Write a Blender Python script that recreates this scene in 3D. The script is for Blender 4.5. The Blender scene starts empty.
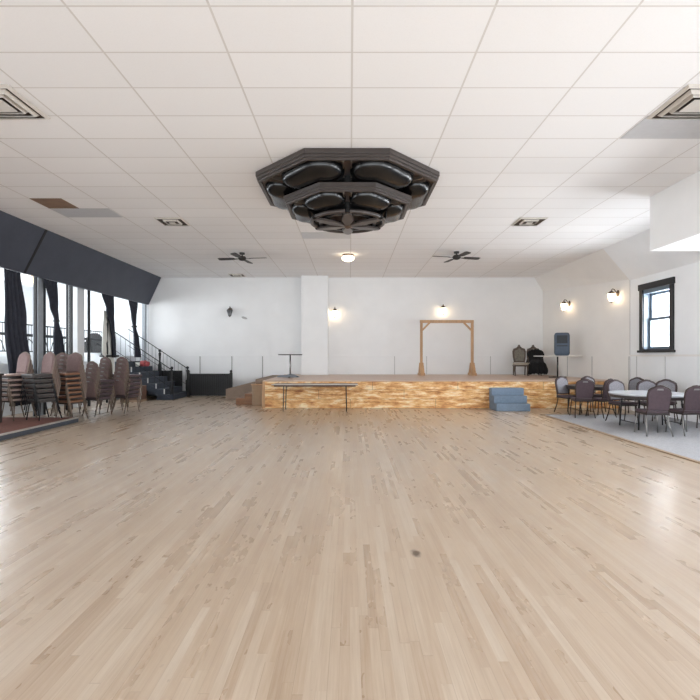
import bpy, bmesh, math, random
from mathutils import Vector, Matrix
random.seed(7)
PI = math.pi
S = bpy.context.scene
COL = S.collection
CAMZ, F = 1.5, 470.0

# ------------------------------------------------------------------ materials
def lin(c):
    out = []
    for v in c:
        v /= 255.0
        out.append(v / 12.92 if v <= 0.04045 else ((v + 0.055) / 1.055) ** 2.4)
    return tuple(out) + (1.0,)

class NT:
    def __init__(s, name):
        s.m = bpy.data.materials.new(name); s.m.use_nodes = True
        s.t = s.m.node_tree; s.b = s.t.nodes['Principled BSDF']
    def n(s, kind, **kw):
        x = s.t.nodes.new(kind)
        for k, v in kw.items(): setattr(x, k, v)
        return x
    def l(s, a, b): s.t.links.new(a, b)
    def val(s, v):
        x = s.n('ShaderNodeValue'); x.outputs[0].default_value = v; return x.outputs[0]
    def math(s, op, a, b=0.0, c=None):
        x = s.n('ShaderNodeMath', operation=op)
        for i, v in enumerate((a, b) if c is None else (a, b, c)):
            if hasattr(v, 'links') or hasattr(v, 'is_linked'): s.l(v, x.inputs[i])
            else: x.inputs[i].default_value = v
        return x.outputs[0]
    def mix(s, f, a, b, blend='MIX'):
        x = s.n('ShaderNodeMix', data_type='RGBA', blend_type=blend)
        for sock, v in ((x.inputs[0], f), (x.inputs[6], a), (x.inputs[7], b)):
            if hasattr(v, 'is_linked'): s.l(v, sock)
            else: sock.default_value = v
        return x.outputs[2]
    def ramp(s, f, stops):
        x = s.n('ShaderNodeValToRGB'); e = x.color_ramp.elements
        while len(e) < len(stops): e.new(0.5)
        for i, (p, c) in enumerate(stops):
            e[i].position = p; e[i].color = c
        s.l(f, x.inputs[0]); return x.outputs[0]
    def noise(s, vec, scale, detail=4, rough=0.6):
        x = s.n('ShaderNodeTexNoise')
        x.inputs['Scale'].default_value = scale; x.inputs['Detail'].default_value = detail; x.inputs['Roughness'].default_value = rough
        if vec is not None: s.l(vec, x.inputs['Vector'])
        return x.outputs['Fac']
    def comb(s, x, y, z):
        c = s.n('ShaderNodeCombineXYZ')
        for i, v in enumerate((x, y, z)):
            if hasattr(v, 'is_linked'): s.l(v, c.inputs[i])
            else: c.inputs[i].default_value = v
        return c.outputs[0]
    def pos(s):
        g = s.n('ShaderNodeNewGeometry'); sp = s.n('ShaderNodeSeparateXYZ'); s.l(g.outputs['Position'], sp.inputs[0])
        return g.outputs['Position'], sp.outputs[0], sp.outputs[1], sp.outputs[2]
    def objc(s):
        g = s.n('ShaderNodeTexCoord'); sp = s.n('ShaderNodeSeparateXYZ'); s.l(g.outputs['Object'], sp.inputs[0])
        return g.outputs['Object'], sp.outputs[0], sp.outputs[1], sp.outputs[2]
    def wn(s, vec):
        x = s.n('ShaderNodeTexWhiteNoise', noise_dimensions='3D'); s.l(vec, x.inputs['Vector']); return x.outputs['Value']
    def bump(s, h, strength, dist=0.01):
        x = s.n('ShaderNodeBump'); x.inputs['Strength'].default_value = strength; x.inputs['Distance'].default_value = dist
        s.l(h, x.inputs['Height']); s.l(x.outputs[0], s.b.inputs['Normal'])
    def base(s, c):
        if hasattr(c, 'is_linked'): s.l(c, s.b.inputs['Base Color'])
        else: s.b.inputs['Base Color'].default_value = c
    def set(s, rough=0.5, metal=0.0, spec=0.5):
        s.b.inputs['Roughness'].default_value = rough; s.b.inputs['Metallic'].default_value = metal
        s.b.inputs['Specular IOR Level'].default_value = spec

def simple(name, c, rough=0.5, metal=0.0, var=0.08, scale=12, bump=0.0, spec=0.5):
    N = NT(name); v, *_ = N.objc()
    f = N.noise(v, scale)
    a = lin(c); lo = tuple(x * (1 - var) for x in a[:3]) + (1,); hi = tuple(min(1, x * (1 + var)) for x in a[:3]) + (1,)
    N.base(N.ramp(f, [(0.3, lo), (0.7, hi)])); N.set(rough, metal, spec)
    if bump: N.bump(N.noise(v, scale * 8), bump)
    return N.m

def emit(name, c, strength):
    N = NT(name); N.base(lin(c)); N.b.inputs['Emission Color'].default_value = lin(c); N.b.inputs['Emission Strength'].default_value = strength
    return N.m

M = {}
M['wall'] = simple('wall_paint', (243, 243, 243), 0.75, var=0.02, scale=1.5, spec=0.2)
M['wall_warm'] = simple('wall_paint_warm', (238, 234, 229), 0.75, var=0.02, scale=1.5, spec=0.2)
M['gap'] = simple('panel_joint', (176, 174, 172), 0.8)
M['black_soffit'] = simple('black_panel', (60, 64, 76), 0.55, var=0.12, scale=2)
M['seam'] = simple('black_seam', (20, 20, 22), 0.7)
M['curtain'] = simple('black_curtain', (44, 46, 56), 0.85, var=0.2, scale=6)
M['white_cloth'] = simple('white_cloth', (226, 226, 220), 0.9, var=0.04)
M['black_metal'] = simple('black_metal', (26, 27, 30), 0.45, var=0.1)
M['gloss_black'] = simple('gloss_black', (9, 9, 10), 0.22, var=0.1)
M['bronze'] = simple('dark_bronze_paint', (92, 74, 62), 0.28, var=0.12, scale=5)
M['bronze2'] = simple('dark_grey_moulding', (66, 59, 56), 0.3, var=0.1, scale=5)
M['brass'] = simple('dull_metal_rim', (150, 140, 130), 0.3, 0.9)
M['chair_metal'] = simple('chair_tan_metal', (120, 106, 94), 0.4, 0.6)
M['fabric'] = simple('mauve_brown_fabric', (124, 101, 98), 0.8, var=0.14, scale=30, bump=0.2)
M['fabric_dark'] = simple('plum_vinyl', (78, 62, 68), 0.5, var=0.12, scale=20)
M['seat_brown'] = simple('rust_brown_seat', (138, 98, 74), 0.7, var=0.15, scale=20)
M['seat_pale'] = simple('pale_mauve_seat', (168, 146, 136), 0.6, var=0.12, scale=20)
M['seat_dark'] = simple('charcoal_seat', (70, 66, 64), 0.5, var=0.12, scale=20)
M['plum_lit'] = simple('plum_vinyl_lit', (142, 140, 146), 0.75, var=0.2, scale=40)  # same plum fabric, with window light put into the colour as pale grey
M['chrome'] = simple('chrome_leg', (150, 148, 146), 0.3, 0.8)
M['dark_leg'] = simple('dark_bronze_leg', (70, 58, 52), 0.4, 0.6)
M['stair'] = simple('blue_black_stair_carpet', (66, 72, 82), 0.85, var=0.15, scale=10, bump=0.2)
M['nosing'] = simple('white_nosing', (210, 212, 212), 0.5)
M['blue_carpet'] = simple('blue_grey_step_carpet', (118, 134, 152), 0.9, var=0.12, scale=20, bump=0.3)
M['table_white'] = simple('white_laminate', (222, 218, 212), 0.35, var=0.03)
M['table_grey'] = simple('pale_grey_laminate', (188, 192, 198), 0.25, var=0.04)
M['table_dark'] = simple('dark_table_edge', (52, 44, 42), 0.5)
M['wood_table'] = simple('brown_table_top', (120, 92, 70), 0.4, var=0.15)
M['beige'] = simple('beige_panel', (164, 140, 116), 0.8, var=0.06)
M['ramp'] = simple('taupe_carpet', (150, 132, 118), 0.95, var=0.08, bump=0.2)
M['box_brown'] = simple('brown_panel', (112, 84, 70), 0.7, var=0.08)
M['case'] = simple('blue_grey_case', (74, 88, 106), 0.45, var=0.1)
M['case_dark'] = simple('dark_band', (40, 46, 54), 0.5)
M['jacket'] = simple('black_cloth', (17, 17, 19), 0.9, var=0.3, scale=8, bump=0.3)
M['antique'] = simple('carved_dark_wood', (84, 70, 60), 0.5, var=0.2)
M['antique_fab'] = simple('faded_tapestry', (120, 114, 104), 0.9, var=0.3, scale=18)
M['antique_seat'] = simple('pale_seat', (176, 164, 148), 0.9)
M['win_black'] = simple('black_window_paint', (22, 23, 27), 0.35)
M['sash'] = simple('grey_sash', (104, 118, 132), 0.4)
M['platform'] = simple('red_brown_carpet', (116, 74, 62), 0.9, var=0.2, scale=8, bump=0.2)
M['plat_side'] = simple('slate_fascia', (62, 68, 76), 0.7)
M['plat_edge'] = simple('worn_edge_strip', (178, 172, 166), 0.4, 0.3)
M['cloth_grey'] = simple('blue_grey_cloth', (140, 144, 150), 0.9)
M['red'] = simple('red_white_bag', (190, 90, 92), 0.7, var=0.5, scale=14)
M['blade'] = simple('fan_blade_dark', (38, 34, 32), 0.5)
M['tile_brown'] = simple('stained_tile', (136, 110, 90), 0.9, var=0.12, scale=5)
M['tile_grey'] = simple('smooth_grey_panel', (198, 198, 200), 0.35, var=0.03)
M['duct'] = simple('white_grille', (214, 208, 200), 0.4, var=0.05)
M['duct_dark'] = simple('duct_dark', (70, 58, 48), 0.7)
M['mezz'] = simple('mezzanine_white', (228, 230, 232), 0.8, var=0.02)
M['slat'] = simple('black_slat', (30, 29, 28), 0.5, var=0.15)
M['grey_post'] = simple('grey_post', (150, 156, 162), 0.5)
M['lamp_glow'] = emit('warm_glass', (255, 226, 184), 9)
M['globe_glow'] = emit('warm_globe', (255, 232, 200), 5)
M['clear_glass'] = simple('unlit_lamp_glass', (120, 122, 124), 0.15)

def glass_mat():
    N = NT('window_glass')
    t = N.n('ShaderNodeBsdfTransparent'); g = N.n('ShaderNodeBsdfGlossy'); g.inputs['Roughness'].default_value = 0.05
    mx = N.n('ShaderNodeMixShader'); mx.inputs[0].default_value = 0.06
    N.l(t.outputs[0], mx.inputs[1]); N.l(g.outputs[0], mx.inputs[2])
    N.l(mx.outputs[0], N.t.nodes['Material Output'].inputs[0]); return N.m
M['glass'] = glass_mat()

def wood(name, c, scale=4, axis='x', var=0.25, rough=0.45, along=0.1):
    N = NT(name); v, x, y, z = N.objc()
    k = {'x': (along, 1, 1), 'y': (1, along, 1), 'z': (1, 1, along)}[axis]
    vec = N.comb(N.math('MULTIPLY', x, k[0]), N.math('MULTIPLY', y, k[1]), N.math('MULTIPLY', z, k[2]))
    f = N.noise(vec, scale, 6, 0.65)
    a = lin(c); lo = tuple(q * (1 - var) for q in a[:3]) + (1,); hi = tuple(min(1, q * (1 + var)) for q in a[:3]) + (1,)
    N.base(N.ramp(f, [(0.3, lo), (0.7, hi)])); N.set(rough); return N.m
M['pine'] = wood('pine_beam', (186, 146, 106), 14, 'z', 0.2)
M['step_wood'] = wood('brown_step_wood', (140, 96, 62), 8, 'x', 0.3)

def floor_mat():
    N = NT('maple_strip_floor'); v, x, y, z = N.pos()
    w = 0.052
    xs = N.math('DIVIDE', x, w); i = N.math('FLOOR', xs)
    r = N.wn(N.comb(i, 3.0, 0.0))
    ys = N.math('ADD', N.math('DIVIDE', y, 1.15), N.math('MULTIPLY', r, 7.0)); j = N.math('FLOOR', ys)
    t = N.wn(N.comb(i, j, 1.0)); t2 = N.wn(N.comb(i, j, 8.0))
    tr = N.math('ADD', N.math('MULTIPLY', t, 0.65), N.math('MULTIPLY', N.wn(N.comb(i, 5.0, 2.0)), 0.35))
    col = N.ramp(tr, [(0.0, lin((180, 148, 115))), (0.5, lin((207, 182, 153))), (1.0, lin((228, 212, 191)))])
    # long grain inside each strip
    gv = N.comb(N.math('ADD', N.math('MULTIPLY', x, 60), N.math('MULTIPLY', t2, 40)), N.math('MULTIPLY', y, 2.2), t)
    g = N.noise(gv, 1.0, 5, 0.65)
    col = N.mix(0.4, col, N.ramp(g, [(0.25, lin((170, 138, 106))), (0.75, lin((234, 220, 202)))]))
    # knots and dark specks
    kn = N.noise(N.comb(N.math('MULTIPLY', x, 34), N.math('MULTIPLY', y, 16), N.math('MULTIPLY', t2, 30)), 1.0, 2, 0.5)
    col = N.mix(N.ramp(kn, [(0.74, (0, 0, 0, 1)), (0.84, (0.4, 0.4, 0.4, 1))]), col, lin((128, 94, 66)))
    # worn pale patches
    big = N.noise(N.comb(N.math('MULTIPLY', x, 0.35), N.math('MULTIPLY', y, 0.22), 0.0), 1.0, 3, 0.5)
    col = N.mix(N.math('MULTIPLY', big, 0.35), col, lin((216, 200, 182)))
    # one burn mark
    dx = N.math('MULTIPLY', N.math('SUBTRACT', x, 0.50), 1.0); dy = N.math('MULTIPLY', N.math('SUBTRACT', y, 3.57), 0.55)
    d = N.math('SQRT', N.math('ADD', N.math('MULTIPLY', dx, dx), N.math('MULTIPLY', dy, dy)))
    d = N.math('ADD', d, N.math('MULTIPLY', N.math('SUBTRACT', N.noise(v, 22), 0.5), 0.05))
    col = N.mix(N.ramp(d, [(0.018, (0.85, 0.85, 0.85, 1)), (0.045, (0, 0, 0, 1))]), col, lin((70, 48, 34)))
    # gaps between strips
    fx = N.math('FRACT', xs); gx = N.math('LESS_THAN', fx, 0.05)
    fy = N.math('FRACT', ys); gy = N.math('LESS_THAN', fy, 0.004)
    gap = N.math('MAXIMUM', gx, gy)
    col = N.mix(N.math('MULTIPLY', gap, N.math('MULTIPLY', t2, 0.45)), col, lin((150, 122, 96)))
    col = N.mix(1.0, col, (.80, .79, .79, 1), 'MULTIPLY')
    N.base(col); N.set(0.3, 0, 0.85)
    rr = N.math('ADD', N.math('MULTIPLY', N.noise(N.comb(x, N.math('MULTIPLY', y, 0.4), 0.0), 3.0), 0.14), 0.20)
    N.l(N.math('ADD', rr, N.math('MULTIPLY', t, 0.05)), N.b.inputs['Roughness'])
    return N.m
M['floor'] = floor_mat()

def ceil_mat():
    N = NT('acoustic_tile_ceiling'); v, x, y, z = N.pos()
    xs = N.math('DIVIDE', N.math('SUBTRACT', x, 0.02), 1.22); ys = N.math('DIVIDE', N.math('SUBTRACT', y, 4.01), 0.61)
    i = N.math('FLOOR', xs); j = N.math('FLOOR', ys)
    t = N.wn(N.comb(i, j, 2.0))
    col = N.ramp(t, [(0.0, lin((246, 245, 245))), (1.0, lin((250, 249, 249)))])
    sp = N.noise(v, 60, 3, 0.7)
    col = N.mix(N.ramp(sp, [(0.35, (0.12, 0.12, 0.12, 1)), (0.5, (0, 0, 0, 1))]), col, lin((222, 221, 220)))
    fx = N.math('ABSOLUTE', N.math('SUBTRACT', N.math('FRACT', N.math('ADD', xs, 0.5)), 0.5))
    fy = N.math('ABSOLUTE', N.math('SUBTRACT', N.math('FRACT', N.math('ADD', ys, 0.5)), 0.5))
    bar = N.math('MAXIMUM', N.math('LESS_THAN', fx, 0.0085), N.math('LESS_THAN', fy, 0.014))
    col = N.mix(N.math('MULTIPLY', bar, 0.9), col, lin((218, 214, 210)))
    N.base(col); N.set(0.85, 0, 0.15)
    N.bump(sp, 0.15, 0.004); return N.m
M['ceiling'] = ceil_mat()

def osb_mat():
    N = NT('rustic_chipped_wood'); v, x, y, z = N.objc()
    row = N.math('FLOOR', N.math('DIVIDE', z, 0.265))
    vec = N.comb(N.math('ADD', N.math('MULTIPLY', x, 1.0), N.math('MULTIPLY', row, 5.3)), y, N.math('MULTIPLY', z, 4.5))
    f = N.noise(vec, 2.0, 9, 0.68)
    col = N.ramp(f, [(0.34, lin((140, 80, 36))), (0.42, lin((196, 134, 74))), (0.51, lin((230, 182, 120))), (0.60, lin((250, 228, 188)))])
    k = N.noise(N.comb(N.math('MULTIPLY', x, 3), y, N.math('MULTIPLY', z, 8)), 1.7, 6, 0.75)
    col = N.mix(N.ramp(k, [(0.55, (0, 0, 0, 1)), (0.65, (0.75, 0.75, 0.75, 1))]), col, lin((176, 112, 58)))
    seam = N.math('LESS_THAN', N.math('FRACT', N.math('DIVIDE', z, 0.265)), 0.04)
    col = N.mix(N.math('MULTIPLY', seam, 0.6), col, lin((88, 54, 30)))
    jx = N.math('LESS_THAN', N.math('FRACT', N.math('ADD', N.math('DIVIDE', x, 2.44), N.math('MULTIPLY', row, 0.37))), 0.006)
    col = N.mix(N.math('MULTIPLY', jx, 0.6), col, lin((88, 54, 30)))
    N.base(col); N.set(0.5); return N.m
M['osb'] = osb_mat()

def stage_top_mat():
    N = NT('stage_board_top'); v, x, y, z = N.pos()
    i = N.math('FLOOR', N.math('DIVIDE', y, 0.12)); t = N.wn(N.comb(i, N.math('FLOOR', N.math('DIVIDE', x, 1.6)), 0.0))
    col = N.ramp(t, [(0, lin((186, 156, 134))), (1, lin((208, 178, 154)))])
    N.base(col); N.set(0.35); return N.m
M['stage_top'] = stage_top_mat()

def carpet_mat():
    N = NT('blue_grey_hall_carpet'); v, x, y, z = N.pos()
    f = N.noise(v, 30, 5, 0.8); b = N.noise(v, 0.9, 3)
    col = N.ramp(f, [(0.35, lin((158, 162, 170))), (0.65, lin((196, 198, 204)))])
    col = N.mix(N.math('MULTIPLY', b, 0.5), col, lin((178, 168, 158)))
    N.base(col); N.set(0.95, 0, 0.1); N.bump(f, 0.3); return N.m
M['carpet'] = carpet_mat()

# ------------------------------------------------------------------ mesh helpers
class MB:
    def __init__(s): s.bm = bmesh.new()
    def box(s, x0, x1, y0, y1, z0, z1, T=None):
        vs = [s.bm.verts.new((x, y, z)) for z in (z0, z1) for y in (y0, y1) for x in (x0, x1)]
        if T is not None:
            for v in vs: v.co = T @ v.co
        for f in ((0, 2, 3, 1), (4, 5, 7, 6), (0, 1, 5, 4), (2, 6, 7, 3), (0, 4, 6, 2), (1, 3, 7, 5)):
            s.bm.faces.new([vs[i] for i in f])
        return s
    def prism(s, pts, h0, h1, f):
        """polygon pts (u,v) extruded from h0 to h1; f maps (u,v,h) to xyz"""
        a = [s.bm.verts.new(f(u, v, h0)) for u, v in pts]; b = [s.bm.verts.new(f(u, v, h1)) for u, v in pts]
        n = len(pts)
        s.bm.faces.new(a[::-1]); s.bm.faces.new(b)
        for i in range(n): s.bm.faces.new((a[i], a[(i + 1) % n], b[(i + 1) % n], b[i]))
        return s
    def bar(s, p, q, w, h=None):
        p, q = Vector(p), Vector(q); h = h or w; d = q - p; L = d.length
        R = d.to_track_quat('Y', 'Z').to_matrix().to_4x4(); R.translation = p
        return s.box(-w / 2, w / 2, 0, L, -h / 2, h / 2, R)
    def tube(s, pts, r, n=8, closed=False):
        pts = [Vector(p) for p in pts]; rings = []; m = len(pts)
        rs = r if isinstance(r, (list, tuple)) else [r] * m
        ref = Vector((0, 0, 1))
        for i, p in enumerate(pts):
            if closed: t = pts[(i + 1) % m] - pts[i - 1]
            else: t = pts[min(i + 1, m - 1)] - pts[max(i - 1, 0)]
            t.normalize()
            rf = ref if abs(t.dot(ref)) < 0.95 else Vector((0, 1, 0))
            a = t.cross(rf).normalized(); b = a.cross(t)
            rings.append([s.bm.verts.new(p + (a * math.cos(2 * PI * k / n) + b * math.sin(2 * PI * k / n)) * rs[i]) for k in range(n)])
        for i in range(m if closed else m - 1):
            A, B = rings[i], rings[(i + 1) % m]
            for k in range(n): s.bm.faces.new((A[k], A[(k + 1) % n], B[(k + 1) % n], B[k]))
        if not closed:
            s.bm.faces.new(rings[0][::-1]); s.bm.faces.new(rings[-1])
        return s
    def lathe(s, prof, c=(0, 0, 0), n=20, a0=0.0):
        rings = []
        for r, z in prof:
            r = max(r, 1e-4)
            rings.append([s.bm.verts.new((c[0] + r * math.cos(a0 + 2 * PI * k / n), c[1] + r * math.sin(a0 + 2 * PI * k / n), c[2] + z)) for k in range(n)])
        for A, B in zip(rings, rings[1:]):
            for k in range(n): s.bm.faces.new((A[k], A[(k + 1) % n], B[(k + 1) % n], B[k]))
        s.bm.faces.new(rings[0][::-1]); s.bm.faces.new(rings[-1])
        return s
    def quad(s, *p):
        s.bm.faces.new([s.bm.verts.new(q) for q in p]); return s
    def build(s, name, mat, parent=None, bevel=0.0, seg=2, smooth=False, solid=0.0, sub=0, loc=None):
        bmesh.ops.recalc_face_normals(s.bm, faces=s.bm.faces)
        me = bpy.data.meshes.new(name); s.bm.to_mesh(me); s.bm.free()
        if isinstance(mat, str): mat = M[mat]
        me.materials.append(mat)
        if smooth:
            for p in me.polygons: p.use_smooth = True
        o = bpy.data.objects.new(name, me); COL.objects.link(o)
        if parent is not None: o.parent = parent
        if solid:
            q = o.modifiers.new('solid', 'SOLIDIFY'); q.thickness = solid; q.offset = 0
        if bevel:
            q = o.modifiers.new('bevel', 'BEVEL'); q.width = bevel; q.segments = seg; q.limit_method = 'ANGLE'; q.angle_limit = math.radians(40)
        if sub:
            q = o.modifiers.new('sub', 'SUBSURF'); q.levels = sub; q.render_levels = sub
        if loc is not None: o.location = loc
        return o

def thing(name, label, cat, loc=(0, 0, 0), rz=0.0, group=None):
    o = bpy.data.objects.new(name, None); COL.objects.link(o); o.empty_display_size = 0.1
    o.location = loc; o.rotation_euler = (0, 0, rz); o['label'] = label; o['category'] = cat
    if group: o['group'] = group
    return o
def tag(o, label, cat, group=None):
    o['label'] = label; o['category'] = cat
    if group: o['group'] = group
    return o
def struct(o, label=None):
    o['kind'] = 'structure'
    if label: o['label'] = label; o['category'] = 'room'
    return o
def dup(root, loc, rz, label=None, group=None):
    r = root.copy(); COL.objects.link(r); r.location = loc; r.rotation_euler = (0, 0, rz)
    if label: r['label'] = label
    if group: r['group'] = group
    for ch in list(root.children):
        c = ch.copy(); COL.objects.link(c); c.parent = r
        for g in list(ch.children):
            d = g.copy(); COL.objects.link(d); d.parent = c
    return r

# ------------------------------------------------------------------ the room
CZ = 4.485            # ceiling height
YB = 17.9             # back wall
Y0 = -5.0             # rear end of the modelled hall
XR, XRB = 7.78, 7.34  # right wall near / at back
struct(MB().box(-12.6, 8.1, Y0, 19.2, -0.15, 0).build('floor', 'floor'), 'pale narrow-strip maple dance floor')
ceiling = struct(MB().box(-7.66, 7.03, Y0, YB + 0.1, CZ, CZ + 0.12).build('ceiling', 'ceiling'), 'white suspended ceiling of oblong acoustic tiles')
struct(MB().box(-7.66, 7.9, YB, YB + 0.15, 0, CZ).build('wall_back', 'wall'), 'white back wall behind the stage')
# right: slanted panel wall beside the stage, then the window wall towards the camera
def rx(y): return XRB + (YB - y) * (XR - XRB) / (YB - 13.06)
def rz_(y): return 3.98 + (YB - y) * (3.62 - 3.98) / (YB - 13.06)
mb = MB()
mb.prism([(XRB, YB + .05), (XR, 13.06), (XR + .25, 13.06), (XRB + .45, YB + .05)], 0, CZ, lambda u, v, h: (u, v, h))
struct(mb.build('wall_right', 'wall_warm'), 'warm white wall beside the stage')
WY0, WY1, WZ0, WZ1 = 11.40, 12.46, 1.68, 3.24
OPEN = [(WY0, WY1, WZ0, WZ1), (8.95, 10.01, WZ0, WZ1), (6.2, 7.6, WZ0, 3.2), (2.6, 4.4, WZ0, 3.2), (-1.5, 0.6, WZ0, 3.2)]
mb = MB(); ys = [13.06]
for (a, b, c, d) in OPEN:
    mb.box(XR, XR + .25, b, ys[-1], 0, CZ); mb.box(XR, XR + .25, a, b, 0, c); mb.box(XR, XR + .25, a, b, d, CZ); ys.append(a)
mb.box(XR, XR + .25, Y0, ys[-1], 0, CZ)
struct(mb.build('wall_right_near', 'wall'), 'white window wall')
mb = MB()                                   # sloped cove between ceiling and right wall
mb.prism([(7.03, CZ), (rx(YB), rz_(YB)), (rx(YB) + .3, rz_(YB)), (7.03, CZ + .2)], 0, 1,
         lambda u, v, h: (u, YB, v) if h == 0 else ({7.03: 7.03, rx(YB): XR, rx(YB) + .3: XR + .3}[u], 13.06, {CZ: CZ, rz_(YB): 3.62, CZ + .2: CZ + .2}[v]))
mb.box(7.02, 7.05, 13.06, YB, CZ, CZ + 0.1)
struct(mb.build('wall_right_cove', 'wall_warm'), 'sloped white cove above the stage side wall')
mb = MB().prism([(7.03, CZ), (XR, 3.60), (XR + .3, 3.60), (7.03, CZ + .2)], Y0, 13.06, lambda u, v, h: (u, h, v))
struct(mb.build('wall_right_slope', 'wall'), 'sloped white cove above the window wall')
struct(MB().box(5.63, XR, Y0, 8.82, 3.47, CZ).build('wall_bulkhead', 'wall'), 'boxed white bulkhead dropping from the ceiling')
# pilaster on the stage back wall
struct(MB().box(-1.82, -0.82, 17.45, YB, 0.797, CZ).build('trim_1', 'wall', bevel=.01), 'white boxed pilaster at the back of the stage')
# wainscot rail and joints
mb = MB().box(-7.5, -1.83, YB - .018, YB, 1.49, 1.535).box(-.81, 7.3, YB - .018, YB, 1.49, 1.535)
struct(mb.build('trim_2', 'wall', bevel=.004))
mb = MB().bar((XRB - .005, YB, 1.51), (XR - .005, 13.06, 1.51), .03, .045).box(XR - .018, XR, 8, 13.06, 1.49, 1.535)
struct(mb.build('trim_3', 'wall_warm'))
mb = MB()
for x in (-5.71, -4.50, -3.33):
    mb.box(x - .018, x + .018, YB - .012, YB, 0.02, 1.49)
for x in (1.70, 2.92, 5.35):
    mb.box(x - .009, x + .009, YB - .006, YB, 0.8, 1.49)
struct(mb.build('trim_4', 'gap'))
mb = MB()
for y in (16.2, 14.8, 13.1):
    mb.box(rx(y) - .008, rx(y) + .02, y - .01, y + .01, .02, 1.49)
for y in (12.75, 11.6, 10.4):
    mb.box(XR - .005, XR + .01, y - .008, y + .008, .02, 1.49)
mb.box(XR - .006, XR + .01, 13.05, 13.062, 0, 3.62)
struct(mb.build('trim_5', 'gap'))
struct(MB().box(XR - .02, XR, 8, 13.0, 0, .1).build('baseboard_right', 'wall'))
struct(MB().box(-5.9, -2.6, YB - .02, YB, 0, .1).build('baseboard_back', 'wall'))

# window in the right wall
def window(n, a, b, c, d, label):
    w = thing('window_%d' % n, label, 'window', (XR, (a + b) / 2, c)); w['kind'] = 'structure'
    cy, h, hw = (a + b) / 2, d - c, (b - a) / 2
    f = MB(); f.box(-.04, .02, -hw - .13, -hw, -.06, h + .14).box(-.04, .02, hw, hw + .13, -.06, h + .14)
    f.box(-.055, .02, -hw - .16, hw + .16, h, h + .16).box(-.075, .02, -hw - .17, hw + .17, -.09, -.03).box(-.05, .2, -hw, hw, -.03, 0.0)
    f.build('window_frame', 'win_black', w, bevel=.008)
    j = MB(); j.box(.0, .24, -hw, -hw + .02, 0, h).box(.0, .24, hw - .02, hw, 0, h).box(.0, .24, -hw + .02, hw - .02, h - .1, h)
    j.build('window_jamb', 'sash', w)
    s = MB()
    for (z0, z1, x) in ((0, h / 2 + .02, .13), (h / 2 - .02, h - .1, .17)):
        s.box(x, x + .035, -hw + .02, -hw + .09, z0, z1).box(x, x + .035, hw - .09, hw - .02, z0, z1)
        s.box(x, x + .035, -hw + .09, hw - .09, z0, z0 + .06).box(x, x + .035, -hw + .09, hw - .09, z1 - .05, z1)
    s.build('window_sash', 'sash', w)
    MB().box(.145, .15, -hw + .08, hw - .08, .05, h / 2).box(.185, .19, -hw + .08, hw - .08, h / 2, h - .14).build('window_pane', 'glass', w)
for n, (a, b, c, d) in enumerate(OPEN):
    if n != 1: window(n + 1, a, b, c, d, ['black-framed sash window in the white side wall', '', 'black-framed sash window beside the bulkhead', 'black-framed sash window level with the dance floor middle', 'black-framed sash window behind the camera'][n])
window(2, *OPEN[1], 'black-framed sash window just outside the picture edge')

# left side: black sloped soffit, opening, side room with raised mezzanine
mb = MB().prism([(-7.17, CZ), (-7.65, 3.45), (-7.76, 3.45), (-7.76, CZ)], Y0, YB - .04, lambda u, v, h: (u, h, v))
sof = struct(mb.build('wall_soffit', 'black_soffit'), 'sloping black soffit above the curtains')
mb = MB()
for y in (5.2, 11.1):
    mb.prism([(-7.16, CZ - .005), (-7.645, 3.445), (-7.70, 3.445), (-7.21, CZ - .005)], y - .035, y + .035, lambda u, v, h: (u, h - (.06 if v < 4 else 0), v))
mb.build('seam', 'seam', sof)
struct(MB().box(-12.6, -7.76, Y0, 19.1, 4.2, 4.35).build('ceiling_side_room', 'mezz'))
struct(MB().box(-12.6, -7.66, 19.0, 19.2, 0, 4.2).build('wall_side_end', 'mezz'))
struct(MB().box(-7.76, -7.66, YB, 19.0, 0, 4.2).build('wall_side_return', 'mezz'))
mb = MB(); prev = 19.0
for a, b in ((15.0, 16.6), (12.2, 13.8), (9.4, 11.0), (5.6, 8.2), (1.0, 4.0)):  # unseen openings added to let light into the side room
    mb.box(-12.6, -12.45, b, prev, 0, 4.2).box(-12.6, -12.45, a, b, 0, 1.9).box(-12.6, -12.45, a, b, 3.9, 4.2); prev = a
mb.box(-12.6, -12.45, Y0, prev, 0, 4.2)
struct(mb.build('wall_left', 'mezz'))
MZ = 1.496
mb = MB().box(-12.45, -9.5, 12.4, 19.0, 0, MZ).box(-9.5, -8.01, 16.0, 19.0, 0, MZ)
struct(mb.build('floor_mezzanine', 'mezz'), 'white raised mezzanine beyond the curtains')
struct(MB().box(-8.77, -8.62, 4, 15.6, 0, 1.32).build('wall_knee', 'mezz'), 'white half wall behind the stacked chairs')
# posts of the opening
struct(MB().box(-8.25, -7.92, 13.66, 14.02, 0, 4.2).build('trim_6', 'mezz', bevel=.01), 'white square column')
struct(MB().box(-7.92, -7.78, 11.73, 11.93, 0, 4.2).build('trim_7', 'grey_post', bevel=.006), 'slim pale post')
struct(MB().box(-7.82, -7.70, 17.66, 17.80, 0, 3.46).build('trim_8', 'grey_post', bevel=.006), 'slim grey post at the stair')
for k, (y, w) in enumerate(((11.66, .05), (12.0, .05), (12.97, .045), (13.16, .07), (14.06, .06), (15.1, .05))):
    struct(MB().box(-7.78 - w, -7.78, y - w / 2, y + w / 2, 0, 4.2).build('trim_%d' % (9 + k), 'black_metal'), 'thin black upright')

# low platform on the left
mb = MB().box(-8.58, -6.17, Y0, 10.68, 0, .10)
p = tag(mb.build('platform', 'plat_side'), 'low platform with red-brown carpet and pale edge strip', 'platform')
MB().box(-8.6, -6.22, Y0, 10.63, .10, .113).build('carpet_top', 'platform', p)
MB().box(-6.22, -6.16, Y0, 10.69, .088, .116).box(-8.6, -6.22, 10.63, 10.69, .088, .116).build('edge_strip', 'plat_edge', p, bevel=.004)

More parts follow.
